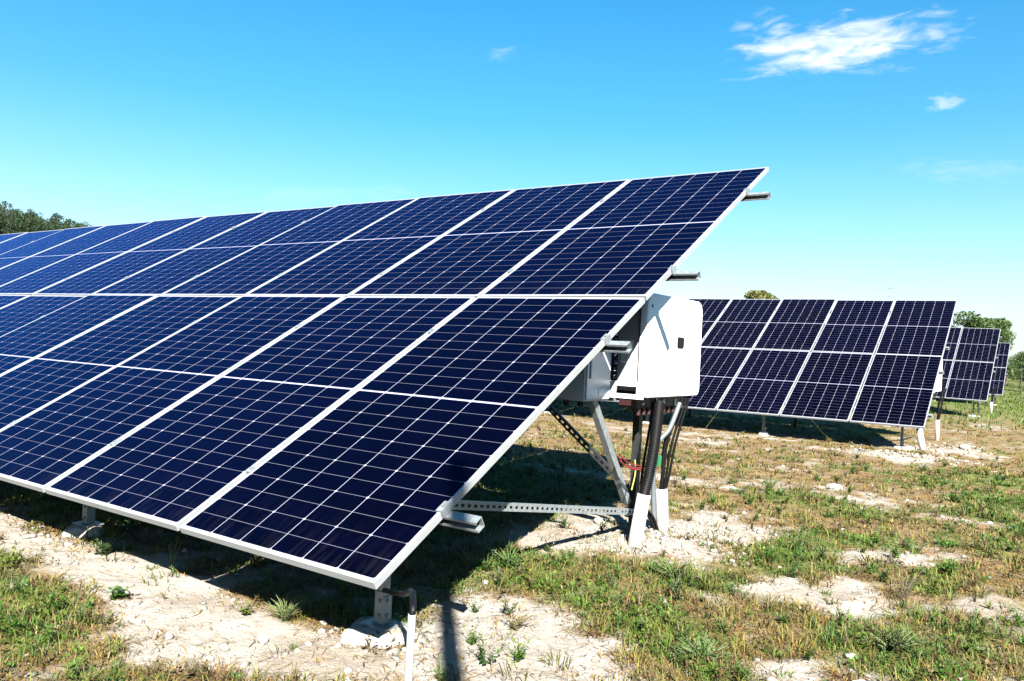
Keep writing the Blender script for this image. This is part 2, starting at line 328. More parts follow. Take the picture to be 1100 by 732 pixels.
# ------------------------------------------------------------------ ground
def axis(lo, hi, fine, f, end):
    mid = list(np.arange(lo, hi, fine))
    return np.array(growth(lo, -fine, -end, f)[:0:-1] + mid + growth(mid[-1] + fine, fine, end, f))
xs = axis(-4.2, 2.2, 0.045, 1.11, 3500)
ys1 = list(np.arange(-0.9, 6.5, 0.045)); ys2 = growth(6.5, 0.06, 3500, 1.022)
ys = np.array(growth(-0.9, -0.05, -1500, 1.2)[:0:-1] + ys1 + ys2)
gx, gy = np.meshgrid(xs, ys); gz_ = gz(gx, gy); nx, ny = len(xs), len(ys)
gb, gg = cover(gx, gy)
ii = np.arange(ny - 1)[:, None] * nx + np.arange(nx - 1)[None, :]
quads = np.stack([ii, ii + 1, ii + nx + 1, ii + nx], -1).reshape(-1, 4)
hillm = sstep(gz_, 1.0, 4.0)
def ground_material():
    m = bpy.data.materials.new('sandy_ground'); m.use_nodes = True; t = m.node_tree; b = t.nodes['Principled BSDF']
    a = N(t, 'ShaderNodeAttribute', attribute_name='col'); sp = t.nodes.new('ShaderNodeSeparateColor'); LK(t, a.outputs['Color'], sp.inputs[0])
    tc = t.nodes.new('ShaderNodeTexCoord')
    def noise(sc, det=6, ro=0.6):
        n = N(t, 'ShaderNodeTexNoise'); n.inputs['Scale'].default_value = sc; n.inputs['Detail'].default_value = det; n.inputs['Roughness'].default_value = ro
        LK(t, tc.outputs['Object'], n.inputs['Vector']); return n.outputs[0]
    def mr(v, a0, a1, b0=0, b1=1):
        n = N(t, 'ShaderNodeMapRange'); LK(t, v, n.inputs[0]); n.inputs[1].default_value = a0; n.inputs[2].default_value = a1; n.inputs[3].default_value = b0; n.inputs[4].default_value = b1; return n.outputs[0]
    def mx(f, c0, c1):
        n = N(t, 'ShaderNodeMix', data_type='RGBA')
        for i, c in ((0, f), (6, c0), (7, c1)):
            if hasattr(c, 'links'): LK(t, c, n.inputs[i])
            else: n.inputs[i].default_value = (*c, 1)
        return n.outputs[2]
    nA, nB, nC = noise(3.1), noise(22, 7, 0.65), noise(110, 4)
    sand = mx(mr(nA, 0.3, 0.7), (0.1933, 0.1715, 0.1415), (0.2512, 0.2337, 0.2082))
    sand = mx(mr(noise(1.1, 8, .7), 0.48, 0.68, 0, 0.55), sand, (0.154, 0.1155, 0.07444))
    sand = mx(mr(nB, 0.50, 0.70, 0, 0.6), sand, (0.125, 0.09598, 0.06473))
    sand = mx(mr(nC, 0.60, 0.72, 0, 0.55), sand, (0.08928, 0.07142, 0.0491))
    litter = mx(mr(nB, 0.35, 0.65), (0.07142, 0.04464, 0.01786), (0.1473, 0.1027, 0.0491))
    litter = mx(mr(nC, 0.56, 0.70, 0, 0.6), litter, (0.2053, 0.1786, 0.1295))
    turf = mx(mr(nB, 0.35, 0.65), (0.03348, 0.05904, 0.008928), (0.06696, 0.09754, 0.01786))
    c = mx(sp.outputs[0], litter, sand); c = mx(MATH(t, 'MULTIPLY', sp.outputs[1], 0.75), c, turf); c = mx(sp.outputs[2], c, (0.0252, 0.0432, 0.01296))
    LK(t, c, b.inputs['Base Color']); b.inputs['Roughness'].default_value = 0.95; b.inputs['Specular IOR Level'].default_value = 0.15
    bp = t.nodes.new('ShaderNodeBump'); bp.inputs['Strength'].default_value = 0.9; bp.inputs['Distance'].default_value = 0.02
    LK(t, MATH(t, 'ADD', nB, MATH(t, 'MULTIPLY', nC, 0.35)), bp.inputs['Height']); LK(t, bp.outputs[0], b.inputs['Normal'])
    return m
M['ground'] = ground_material()
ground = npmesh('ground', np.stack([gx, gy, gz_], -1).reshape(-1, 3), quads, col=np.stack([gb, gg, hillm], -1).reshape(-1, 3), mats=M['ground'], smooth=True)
tag(ground, 'dry sandy field with patchy straw coloured grass and green weeds', 'ground', kind='structure')

# ------------------------------------------------------------------ solar arrays
TILT0 = R(29.55)
def channel(w=0.041, h=0.045, t=0.0035, lip=0.010):
    """lipped C profile, open down the slope"""
    a, b = w / 2, h / 2
    return [(-x, y) for x, y in [(-a,-b),(a,-b),(a,-b+lip),(a-t,-b+lip),(a-t,-b+t),(-a+t,-b+t),(-a+t,b-t),(a-t,b-t),(a-t,b-lip),(a,b-lip),(a,b),(-a,b)]][::-1]
def ucp(w, h, t=0.004):
    a, b = w / 2, h / 2
    return [(-a,-b),(a,-b),(a,-b+t),(-a+t,-b+t),(-a+t,b-t),(a,b-t),(a,b),(-a,b)]
def frame_mesh():
    mb = MB(); w, l, d, lip, fl = PW, PL, 0.030, 0.011, 0.028; ch = 0.0012
    def ring(x0, y0, z): return [(x0, y0, z), (w - x0, y0, z), (w - x0, l - y0, z), (x0, l - y0, z)]
    rings = [ring(fl, fl, -d), ring(0, 0, -d), ring(0, 0, -ch), ring(ch, ch, 0), ring(lip, lip, 0), ring(lip, lip, -0.006)]
    vs = sum(rings, []); fs = []
    for k in range(len(rings) - 1):
        for j in range(4): fs.append((k*4+j, k*4+(j+1) % 4, (k+1)*4+(j+1) % 4, (k+1)*4+j))
    mb.add(vs, fs)
    mb.add(ring(fl, fl, -d + .002) + ring(.002, .002, -d + .002), [(j, 4+j, 4+(j+1) % 4, (j+1) % 4) for j in range(4)])
    return mb
def glass_mesh(o):
    mb = MB(); e = 0.009
    x0, x1, y0, y1, zt, zb = e, PW - e, e, PL - e, -0.0018, -0.0065
    mb.add([(x0,y0,zt),(x1,y0,zt),(x1,y1,zt),(x0,y1,zt)], [(0,1,2,3)], 0)
    mb.add([(x0,y0,zb),(x1,y0,zb),(x1,y1,zb),(x0,y1,zb)], [(3,2,1,0)], 1)
    mb.add([(x0,y0,zt),(x1,y0,zt),(x1,y1,zt),(x0,y1,zt),(x0,y0,zb),(x1,y0,zb),(x1,y1,zb),(x0,y1,zb)], [(0,4,5,1),(1,5,6,2),(2,6,7,3),(3,7,4,0)], 1)
    g = mb.build('glass_sheet', [M['pv'], M['backsheet']], o)
    uv = g.data.uv_layers.new(name='UVMap')
    for lp in g.data.loops:
        c = g.data.vertices[lp.vertex_index].co; uv.data[lp.index].uv = (c.x, c.y)
    return g
PROTO = None
def panel(parent, m):
    global PROTO
    if PROTO is None:
        o = frame_mesh().build('solar_panel', M['alu'], parent); glass_mesh(o); PROTO = o
    else: o = copy_tree(PROTO, parent)
    o.matrix_local = m
    return o
VP = (0.417, 1.812, 2.688, 4.062)
def perforated(p0, p1, normal, width=0.041, pitch=0.05, hole=(0.026, 0.014), t=0.003, flange=0.03):
    """slotted steel strip with real holes, with a flange along one side"""
    mb = MB(); p0, p1 = Vector(p0), Vector(p1); L = (p1 - p0).length; d = (p1 - p0) / L
    n = Vector(normal); n = (n - d * n.dot(d)).normalized(); s = n.cross(d)
    rot = Matrix((d, s, n)).transposed(); hw = width / 2; hh = hole[1] / 2
    mb.box((0, -hw, 0), (L, -hh, t), 0, rot, p0); mb.box((0, hh, 0), (L, hw, t), 0, rot, p0)
    k = int(L / pitch)
    for i in range(k + 1):
        a = i * pitch - (pitch - hole[0]) / 2; b = a + pitch - hole[0]
        mb.box((max(a, 0), -hh, 0.0002), (min(b, L), hh, t - .0002), 0, rot, p0)
    if flange:
        mb.box((0, hw - t, -flange), (L, hw, -0.0003), 0, rot, p0); mb.box((0, -hw, -flange), (L, -hw + t, -0.0003), 0, rot, p0)
    return mb
def array(label, origin, tilt, yaw, roll, cols, xframe=-0.40, seed=0, near=False):
    rnd = random.Random(seed)
    gz0 = float(gz(origin[0] - 0.25, origin[1] + 1.5))
    root = thing('solar_array', label, 'solar array', (origin[0], origin[1], gz0), (0, roll, yaw), 'parallel rows of tilted solar arrays')
    H = origin[2] - gz0; ct, st = math.cos(tilt), math.sin(tilt)
    def T(x, v, w=0.0): return Vector((x, v * ct - w * st, H + v * st + w * ct))
    Rt = Matrix.Rotation(tilt, 4, 'X')
    up = Vector((0, -st, ct)); along = Vector((0, ct, st))
    for c in range(cols):
        for r in range(2):
            j = Matrix.Rotation(R(rnd.gauss(0, 0.10)), 4, 'X') @ Matrix.Rotation(R(rnd.gauss(0, 0.10)), 4, 'Y')
            p = T(-(c + 1) * PW - c * GAP + rnd.gauss(0, .0008), r * (PL + GAPR) + rnd.gauss(0, .0015), rnd.gauss(0, .0008))
            panel(root, Matrix.Translation(p) @ Rt @ j)
    xl = -cols * (PW + GAP)
    for k, v in enumerate(VP):
        e = (0.15, 0.115, 0.15, 0.15)[k] if near else 0.07 + rnd.uniform(-.01, .01)
        mb = MB(); mb.prism(channel(), T(e, v, -0.053), T(xl - 0.12, v, -0.053), up); mb.build('purlin', M['galv'], root)
    # module clamps sitting in the seams and on the ends
    for k, v in enumerate(VP):
        for c in range(cols + 1):
            x = GAP / 2 if c == 0 else -c * (PW + GAP) + GAP / 2
            mb = MB(); rot = Rt.to_3x3(); w = 0.019
            if c == 0: mb.box((-0.022, -0.03, -0.029), (0.006, 0.03, 0.0035), 0, rot, T(0, v))
            else: mb.box((-w, -0.025, 0.0006), (w, 0.025, 0.0036), 0, rot, T(x, v)); mb.box((-.007, -.025, -.029), (.007, .025, .0004), 0, rot, T(x, v))
            mb.tube([T(x if c else -.004, v, 0.004), T(x if c else -.004, v, 0.010)], 0.0065, 6)
            mb.build('clamp', M['galv'], root)
    # supporting frames
    for k in range((cols + 1) // 2):
        x = xframe - k * 2.308
        yf, yr = 0.44, 2.86
        if x < xl: break
        def g(y): 
            return float(gz(origin[0] + x, origin[1] + y)) - gz0
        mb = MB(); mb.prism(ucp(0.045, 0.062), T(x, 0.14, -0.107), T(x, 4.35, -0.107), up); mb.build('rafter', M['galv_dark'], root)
        top = lambda y: H + y * st / ct - 0.107 / ct - 0.01
        gf, gr = g(yf), g(yr)
        mb = MB(); mb.prism(ucp(0.036, 0.036), (x + .04, yf, gf + 0.05), (x + .04, yf, top(yf) + .03), (0, 1, 0)); mb.build('front_post', M['galv'], root)
        # bracket that clasps the post foot, on a base plate
        mb = MB()
        mb.box((x + .015, yf - .024, gf + .051), (x + .019, yf + .024, gf + .185)); mb.box((x + .061, yf - .024, gf + .051), (x + .065, yf + .024, gf + .16))
        mb.box((x + .0195, yf - .024, gf + .051), (x + .0605, yf - .020, gf + .18)); mb.box((x - .03, yf - .055, gf + .042), (x + .11, yf + .055, gf + .049))
        for bz in (.085, .145):
            mb.tube([(x + .0395, yf - .024, gf + bz), (x + .0395, yf - .032, gf + bz)], 0.008, 6); mb.tube([(x + .065, yf, gf + bz), (x + .073, yf, gf + bz)], 0.008, 6)
        mb.build('post_bracket', M['galv'], root)
        ft = MB(); nr = 22
        fr_ = 1.0 if k == 0 else .62; prof = [(0.0, .040), (.12 * fr_, .039), (.150 * fr_, .026), (.170 * fr_, .004), (.185 * fr_, -.05)]
        vs = []
        for rr, zz in prof:
            for j in range(nr):
                a = 2 * math.pi * j / nr; q = 1 + 0.10 * math.sin(3 * a + k) + 0.05 * math.sin(7 * a + 2 * k)
                vs.append((x + .05 + rr * q * math.cos(a), yf - .02 + rr * q * math.sin(a), gf + zz + .004 * math.sin(5 * a + k)))
        ft.add(vs, [(i*nr+j, i*nr+(j+1) % nr, (i+1)*nr+(j+1) % nr, (i+1)*nr+j) for i in range(len(prof)-1) for j in range(nr)], 0, True)
        ft.build('footing', M['concrete'], root)
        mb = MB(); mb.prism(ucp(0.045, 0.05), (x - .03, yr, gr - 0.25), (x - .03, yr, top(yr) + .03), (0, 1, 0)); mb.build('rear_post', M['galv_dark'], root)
        mb = MB(); mb.prism(ucp(0.050, 0.040), (x - .045, 2.79, H - .155), (x - .045, 1.93, H + .95), (1, 0, 0)); mb.build('strut', M['galv'], root)
        perforated((x + .03, yr - .06, H - .205), (x + .03, .58, H + .136), (1, 0, 0)).build('front_brace', M['galv'], root)
        if x - 1.7 > xl and k % 2 == 0:
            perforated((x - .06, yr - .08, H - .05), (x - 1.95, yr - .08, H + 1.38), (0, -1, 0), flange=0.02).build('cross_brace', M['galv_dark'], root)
    return root
A1 = array('nearest and largest solar array, dark blue panels filling the left of the view', (0, 0, 0), TILT0, 0, 0, 14, seed=1, near=True)
O2, O3, O4 = Vector((-0.034, 12.431, -0.119)), Vector((-0.235, 26.012, -0.048)), Vector((-0.60, 38.0, -0.12))
A2 = array('second solar array behind the white inverter, its right half seen nearly face on', O2, R(30.75), 0.011, 0.0, 12, -0.42, 2)
A3 = array('third solar array, half hidden behind the right edge of the second', O3, R(30.8), 0.005, 0.012, 9, -0.42, 3)
A4 = array('farthest and smallest solar array, a dark sliver near the right edge', O4, R(30.5), 0.005, 0.0, 8, -0.42, 4)

# ------------------------------------------------------------------ inverter and the things around it
def rrect(y0, y1, z0, z1, rt, rb, n=6):
    p = []
    for cx, cz, r, a0 in ((y1 - rb, z0 + rb, rb, -90), (y1 - rt, z1 - rt, rt, 0), (y0 + rt, z1 - rt, rt, 90), (y0 + rb, z0 + rb, rb, 180)):
        for i in range(n + 1):
            a = R(a0 + 90 * i / n); p.append((cx + r * math.cos(a), cz + r * math.sin(a)))
    return p
def slab(x0, x1, outl, inset, mi=0, mb=None):
    """rounded plate facing +x with a softened front edge"""
    mb = mb or MB(); n = len(outl); cy = sum(p[0] for p in outl) / n; cz = sum(p[1] for p in outl) / n
    def sc(d): return [((y - cy) * (1 - d / 0.35) + cy, (z - cz) * (1 - d / 0.3) + cz) for y, z in outl]
    lay = [(x0, outl), (x1 - inset, outl), (x1 - inset * .3, sc(inset * .3)), (x1, sc(inset))]
    vs = [(x, y, z) for x, o in lay for y, z in o]
    fs = [(k*n+j, k*n+(j+1) % n, (k+1)*n+(j+1) % n, (k+1)*n+j) for k in range(3) for j in range(n)]
    mb.add(vs, fs, mi, True); mb.add(vs[-n:], [tuple(range(n))], mi); mb.add(vs[:n], [tuple(range(n-1, -1, -1))], mi)
    return mb
def inverter(label, off):
    b = Vector((-0.31, 2.88, 0.55)); t = thing('inverter', label, 'inverter', b + off, group='white string inverters on the array ends')
    def P(m, name, material): 
        m.v = [tuple(Vector(q) - b) for q in m.v]; return m.build(name, material, t)
    c = MB(); c.box((-.400, 2.475, .645), (-.2617, 3.285, 1.165)); c.box((-.262, 2.49, .60), (-.2455, 3.27, 1.15))
    ch = P(c, 'chassis', M['chassis'])
    c = MB(); c.box((-.398, 2.50, .553), (-.263, 3.2, .6445)); P(c, 'slot_shade_fill', M['black'])  # added black box, stands in for the shade inside the bracket slot
    f = MB(); f.box((-.4085, 2.50, .65), (-.4004, 3.26, 1.16))
    for k in range(17):
        z = .655 + k * .031; f.box((-.420, 2.50, z), (-.4005, 3.26, z + .006))
    P(f, 'heat_sink', M['galv_dark'])
    cov = P(slab(-.245, -.198, rrect(2.455, 3.32, .552, 1.195, .075, .045), .008), 'front_cover', M['white'])
    bd = slab(-.1978, -.1945, rrect(2.905, 3.012, .868, .942, .018, .018), .002)
    bdo = P(bd, 'badge', M['black'])
    for z in (.886, .904, .922):
        mk = MB(); mk.box((-.1944, 2.948, z), (-.1936, 2.968, z + .004)); P(mk, 'indicator', M['galv_dark'])
    for a_ in (((2.51, 1.115, .010)), (2.50, .585, .007), (3.26, .585, .007), (2.70, .580, .006)):
        h = MB(); h.tube([(-.1978, a_[0], a_[1]), (-.1952, a_[0], a_[1])], a_[2], 12); P(h, 'screw', M['galv_dark'])
    s = MB(); s.box((-.375, 2.4735, .76), (-.295, 2.4745, .90)); so = P(s, 'rating_label', M['white'])
    s = MB()
    for z, w in ((.775, .05), (.79, .06), (.805, .045), (.825, .06), (.845, .03), (.865, .055), (.88, .04)): s.box((-.370, 2.4725, z), (-.370 + w, 2.4732, z + .005))
    P(s, 'rating_lines', M['greycable'])
    k = MB(); k.box((-.40, 2.52, .485), (-.275, 3.24, .5515))
    for i in range(9):
        y = 2.57 + i * .075; k.tube([(-.29, y, .484), (-.29, y, .44)], .016, 8); k.tube([(-.35, y, .484), (-.35, y, .45)], .013, 8)
    P(k, 'connector_panel', M['darkred'])
    for y, z, w, hh, a in ((2.60, .50, .03, .018, .3), (2.74, .515, .016, .05, .25), (2.79, .512, .02, .055, .2), (2.90, .492, .045, .035, .5), (3.09, .486, .03, .045, 0)):
        g = MB(); rot = Matrix.Rotation(a, 3, 'X'); g.box((-.002, -w / 2, -hh / 2), (0, w / 2, hh / 2), 0, rot, (-.270, y, z + hh / 2)); P(g, 'cable_tag', M['white'])
    r = MB()
    for lo, hi in (((-.44, 2.438, .620), (-.20, 2.446, .646)), ((-.43, 2.438, .545), (-.20, 2.446, .572)), ((-.43, 2.438, .5725), (-.385, 2.446, .6195)), ((-.245, 2.438, .5725), (-.20, 2.446, .6195)),
                   ((-.475, 2.438, .625), (-.4405, 2.446, .66)), ((-.44, 2.4465, .545), (-.43, 2.62, .646)), ((-.23, 2.4465, .56), (-.20, 2.474, .63))): r.box(lo, hi)
    P(r, 'mounting_bracket', M['white'])
    q = MB(); m2 = perforated((-.43, 2.50, .56), (-.43, 2.50, 1.16), (0, -1, 0), .05, .045, (.025, .022)); P(m2, 'mounting_rail', M['galv_dark'])
    q.box((-.46, 2.47, .52), (-.425, 3.30, .545)); P(q, 'cross_rail', M['galv']); q = MB(); q.box((-.46, 2.47, 1.165), (-.425, 3.30, 1.19)); P(q, 'cross_rail', M['galv'])
    return t
inverter('large white inverter with dark badge on the end of the nearest array', Vector((0, 0, 0)))
inverter('small distant white inverter peeping out past the right edge of the second array', O2 + Vector((0.02, 0, -.04)))

def cabinet():
    b = Vector((-.60, 2.25, .52)); t = thing('switch_cabinet', 'pale grey metal switch cabinet under the panels, left of the white inverter', 'cabinet', b)
    def P(m, name, material):
        m.v = [tuple(Vector(q) - b) for q in m.v]; return m.build(name, material, t)
    P(slab(-.82, -.412, rrect(2.10, 2.40, .525, .84, .03, .012), .006), 'cabinet_body', M['cabinet'])
    P(slab(-.4115, -.400, rrect(2.108, 2.392, .535, .832, .028, .01), .005), 'cabinet_door', M['cabinet'])
    m = MB(); m.box((-.399, 2.135, .66), (-.394, 2.15, .78)); P(m, 'door_handle', M['chassis'])
    m = MB(); m.box((-.3995, 2.25, .56), (-.3975, 2.36, .60)); P(m, 'rating_label', M['white'])
    for x in (-.72, -.62, -.52):
        m = MB(); m.tube([(x, 2.25, .524), (x, 2.25, .485)], .018, 10); P(m, 'cable_gland', M['black'])
cabinet()

def bez(pts, n=40):
    """Catmull-Rom through points"""
    P = [Vector(p) for p in pts]; P = [P[0] * 2 - P[1]] + P + [P[-1] * 2 - P[-2]]; out = []; seg = len(P) - 3
    for s in range(seg):
        a, b, c, d = P[s:s+4]
        for i in range(n // seg + (s == seg - 1)):
            t = i / (n // seg); out.append(0.5 * ((2*b) + (c-a)*t + (2*a-5*b+4*c-d)*t*t + (3*b-a-3*c+d)*t**3))
    return out
def corrug(path, r, pitch=0.012):
    P = [Vector(p) for p in path]; L = [0]
    for a, b in zip(P, P[1:]): L.append(L[-1] + (b - a).length)
    out = []; rad = []; n = int(L[-1] / pitch * 4)
    for i in range(n + 1):
        s = L[-1] * i / n; k = max(j for j in range(len(L)) if L[j] <= s + 1e-9); k = min(k, len(P) - 2)
        t = (s - L[k]) / max(L[k+1] - L[k], 1e-9); out.append(P[k].lerp(P[k+1], t)); rad.append(r * (1.0 if i % 4 < 2 else 0.87))
    return out, rad
def sleeve(mb, p0, p1, r, wall=.004):
    p0, p1 = Vector(p0), Vector(p1); d = (p1 - p0).normalized()
    mb.tube([p0, p1, p1 + d * .0001, p1 - d * .02], [r, r, r - wall, r - wall], 24, 0, False)
def riser1(off, label, corr=True):
    b = Vector((-.235, 2.45, -.36)); t = thing('conduit_riser', label, 'conduit', b + off, group='white sleeves with black cables rising to the inverters')
    m = MB(); sleeve(m, (0, 0, -.10), (.052, .035, .335), .041); m.build('sleeve', M['pvc'], t)
    pth = bez([(.045, .03, .30), (.065, .06, .45), (.06, .13, .64), (.02, .26, .88)], 40)
    m = MB(); m.tube(*corrug(pth, .035), 16); m.build('corrugated_conduit', M['black'], t)
    if corr:
        m = MB(); m.tube(bez([(.03, .04, .30), (-.01, .12, .42), (-.035, .22, .60), (-.03, .30, .90)], 24), .009, 8); m.build('cable', M['rubber'], t)
    return t
def riser2(off, label, full=True):
    b = Vector((-.285, 3.03, -.36)); t = thing('conduit_riser', label, 'conduit', b + off, group='white sleeves with black cables rising to the inverters')
    m = MB(); sleeve(m, (0, 0, -.10), (.006, -.075, .30), .039); m.build('sleeve', M['pvc'], t)
    rnd = random.Random(4)
    for k in range(5):
        dx, dy = rnd.uniform(-.025, .025), rnd.uniform(-.025, .025)
        m = MB(); m.tube(bez([(.004 + dx * .6, -.07 + dy * .6, .26), (.02 + dx, -.06 + dy, .40), (.035 + dx * 1.6, -.04 + dy, .62), (.10 + dx, 0.02 + dy, .90)], 24), .009, 8); m.build('cable', M['rubber'], t)
    if full:
        m = MB(); m.tube(bez([(-.02, -.10, .02), (-.03, -.13, .30), (.0, -.18, .58), (.05, -.10, .70), (.08, -.02, .87)], 36), .016, 8); m.build('grey_cable', M['greycable'], t)
        m = MB(); m.tube(bez([(.0, -.12, .02), (-.05, -.16, .14), (-.09, -.25, .19), (-.10, -.34, .17)], 24), .011, 8); m.tube(bez([(.02, -.11, .0), (-.02, -.15, .13), (-.08, -.24, .20), (-.11, -.36, .19)], 24), .009, 8); m.build('loose_cable', M['rubber'], t)
        m = MB(); m.tube(bez([(.03, -.04, .42), (.015, -.03, .60), (.05, -.01, .78)], 20), .006, 6); m.build('earth_wire', M['yellowgreen'], t)
        m = MB(); m.tube(bez([(-.005, -.12, .46), (.002, -.13, .52)], 6), .019, 8); m.build('green_tape', M['greentape'], t)
    return t
riser1(Vector(), 'white sleeve with thick black corrugated conduit under the large inverter')
riser2(Vector(), 'white sleeve with a bundle of thin black cables under the large inverter')
riser2(O2 + Vector((.12, -.15, .04)), 'distant white sleeve with black cables behind the right edge of the second array', False)
riser2(O3 + Vector((.10, 1.2, -.10)), 'tiny far white sleeve under the third array', False)
m = MB(); m.tube(bez([(-.352, 2.45, .19), (-.33, 2.49, .135), (-.29, 2.55, .115), (-.255, 2.60, .112)], 24), .0045, 8); m.tube(bez([(-.345, 2.46, .16), (-.31, 2.52, .115), (-.258, 2.60, .10)], 20), .0045, 8)
m.tube(bez([(-.345, 2.455, .205), (-.31, 2.50, .15), (-.258, 2.59, .125)], 20), .004, 8)
tag(m.build('red_cable', M['red']), 'red cables strung between the slanting steel strut and the dark post', 'cable')
m = MB(); m.tube(bez([(-.30, 2.58, .16), (-.285, 2.56, .08), (-.29, 2.53, -.02)], 20), .005, 6)
tag(m.build('earth_wire', M['yellowgreen']), 'thin yellow green wire hanging beside the dark post below the inverter', 'wire')
# front cable pipe with elbow
t = thing('cable_pipe', 'thin white upright pipe with black elbow cap in front of the round concrete footing', 'pipe', (.262, -.10, -.40))
m = MB(); m.tube([(0, 0, -.1), (0.004, 0, .375)], .0125, 16); m.build('pipe', M['pvc'], t)
m = MB(); m.tube(bez([(.004, 0, .370), (.002, .006, .392), (-.03, .04, .408), (-.10, .11, .40), (-.34, .34, .29), (-.60, .52, .21)], 30), .0105, 12); m.build('elbow', M['black'], t)
# leaning white pipe in front of the second array
t = thing('cable_pipe', 'leaning white pipe at the front right corner of the second array', 'pipe', (-.08, 12.9, -.54))
m = MB(); sleeve(m, (0, 0, -.1), (-.075, -.12, .36), .048); m.build('sleeve', M['pvc'], t)
# a slim pole behind the viewpoint throws the soft stripe across the footing
px_, py_ = .186 + 3.25 * .85, .227 - 3.25 * .98
t = thing('pole', 'slender grey pole standing on the field in front of the nearest array', 'pole', (px_, py_, float(gz(px_, py_))))
m = MB(); m.tube([(0, 0, -.2), (0, 0, 2.0), (0, 0, 4.30)], [.046, .043, .040], 16); m.build('shaft', M['galv'], t)
m = MB(); m.tube([(0, 0, 4.301), (0, 0, 4.34)], [.044, .03], 16); m.build('pole_cap', M['black'], t)

# ------------------------------------------------------------------ vegetation on the field
CX, CY = CAM.x, CAM.y
def scatter(n, r0, r1, b0=-74, b1=9):
    """places in front of the viewpoint, denser near it"""
    r = r0 * (r1 / r0) ** (rng.random(n) ** 0.9); a = np.radians(b0 + (b1 - b0) * rng.random(n))
    return CX + r * np.sin(a), CY + r * np.cos(a), r
def blades(name, x, y, r, per, hmin, hmax, spread, pal, lean=0.6, wide=0.0011, label=None):
    """tufts of curved tapering blades, one mesh"""
    n = len(x); k = per; X = np.repeat(x, k); Y = np.repeat(y, k); Rr = np.repeat(r, k); m = n * k
    hs_ = np.repeat(rng.uniform(.65, 1.25, n), k)
    sp = np.repeat(rng.uniform(.5, 1.5, n), k) * spread
    a = rng.uniform(0, 2*np.pi, m); q = np.sqrt(rng.random(m)) * sp
    X = X + np.cos(a) * q; Y = Y + np.sin(a) * q; Z = gz(X, Y) - .004
    h = rng.uniform(hmin, hmax, m) * hs_; az = a + rng.normal(0, .9, m); ln = np.abs(rng.normal(lean, lean * .5, m)) * h
    w = wide * (1 + Rr / 3.2) * rng.uniform(.6, 1.4, m)
    dx, dy = np.cos(az), np.sin(az); sx, sy = -dy * w, dx * w
    P0 = np.stack([X, Y, Z], -1); Sd = np.stack([sx, sy, 0 * sx], -1)
    mid = np.stack([X + dx * ln * .35, Y + dy * ln * .35, Z + h * .62], -1); tip = np.stack([X + dx * ln, Y + dy * ln, Z + h * np.clip(1 - .25 * (ln / h)**2, .35, 1)], -1)
    V = np.stack([P0 - Sd, P0 + Sd, mid + Sd * .75, mid - Sd * .75, tip], 1).reshape(-1, 3); o = np.arange(m)[:, None] * 5
    pal = np.array(pal); tc = np.repeat(rng.integers(0, len(pal), n), k); tb = rng.integers(0, len(pal), m)
    c = pal[np.where(rng.random(m) < .6, tc, tb)] * rng.uniform(.7, 1.3, (m, 1)) * (1 + rng.normal(0, .06, (m, 3)))
    o_ = npmesh(name, V, o + np.array([[0, 1, 2, 3]]), o + np.array([[3, 2, 4]]), np.repeat(np.clip(c, .005, .8), 5, 0), M['grass'])
    return tag(o_, label, 'grass', kind='stuff')
GREENS = [(0.0375, 0.07901, 0.006428), (0.05, 0.08955, 0.009641), (0.0275, 0.06058, 0.007071), (0.06499, 0.09481, 0.01286), (0.045, 0.07375, 0.01446)]
DRY = [(0.1736, 0.1161, 0.03817), (0.1399, 0.07893, 0.02332), (0.09642, 0.04874, 0.01484), (0.1832, 0.1393, 0.05937), (0.08678, 0.065, 0.01909), (0.1591, 0.1068, 0.02544)]
OLIVE = [(0.07968, 0.085, 0.01607), (0.06093, 0.075, 0.01429), (0.1031, 0.095, 0.02142), (0.1219, 0.09999, 0.025)]
def pick(n, r0, r1, fn, **kw):
    x, y, r = scatter(n, r0, r1, **kw); b, g = cover(x, y); keep = rng.random(n) < fn(b, g, x, y); return x[keep], y[keep], r[keep]
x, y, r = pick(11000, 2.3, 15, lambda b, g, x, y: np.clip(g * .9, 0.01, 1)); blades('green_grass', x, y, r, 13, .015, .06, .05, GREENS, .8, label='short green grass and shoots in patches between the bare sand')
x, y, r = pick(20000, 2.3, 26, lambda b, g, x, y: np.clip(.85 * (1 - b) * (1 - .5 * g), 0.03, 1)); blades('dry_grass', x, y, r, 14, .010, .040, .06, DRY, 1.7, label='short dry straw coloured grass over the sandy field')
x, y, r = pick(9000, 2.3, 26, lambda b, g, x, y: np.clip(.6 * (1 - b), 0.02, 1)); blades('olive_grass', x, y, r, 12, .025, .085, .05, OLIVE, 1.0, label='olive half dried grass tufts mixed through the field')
x, y, r = pick(9000, 22, 150, lambda b, g, x, y: .3 + .7 * g, b0=-40, b1=9); blades('field_grass', x, y, r, 8, .06, .16, .25, GREENS + OLIVE[:1], .5, label='lush green grass of the far field')
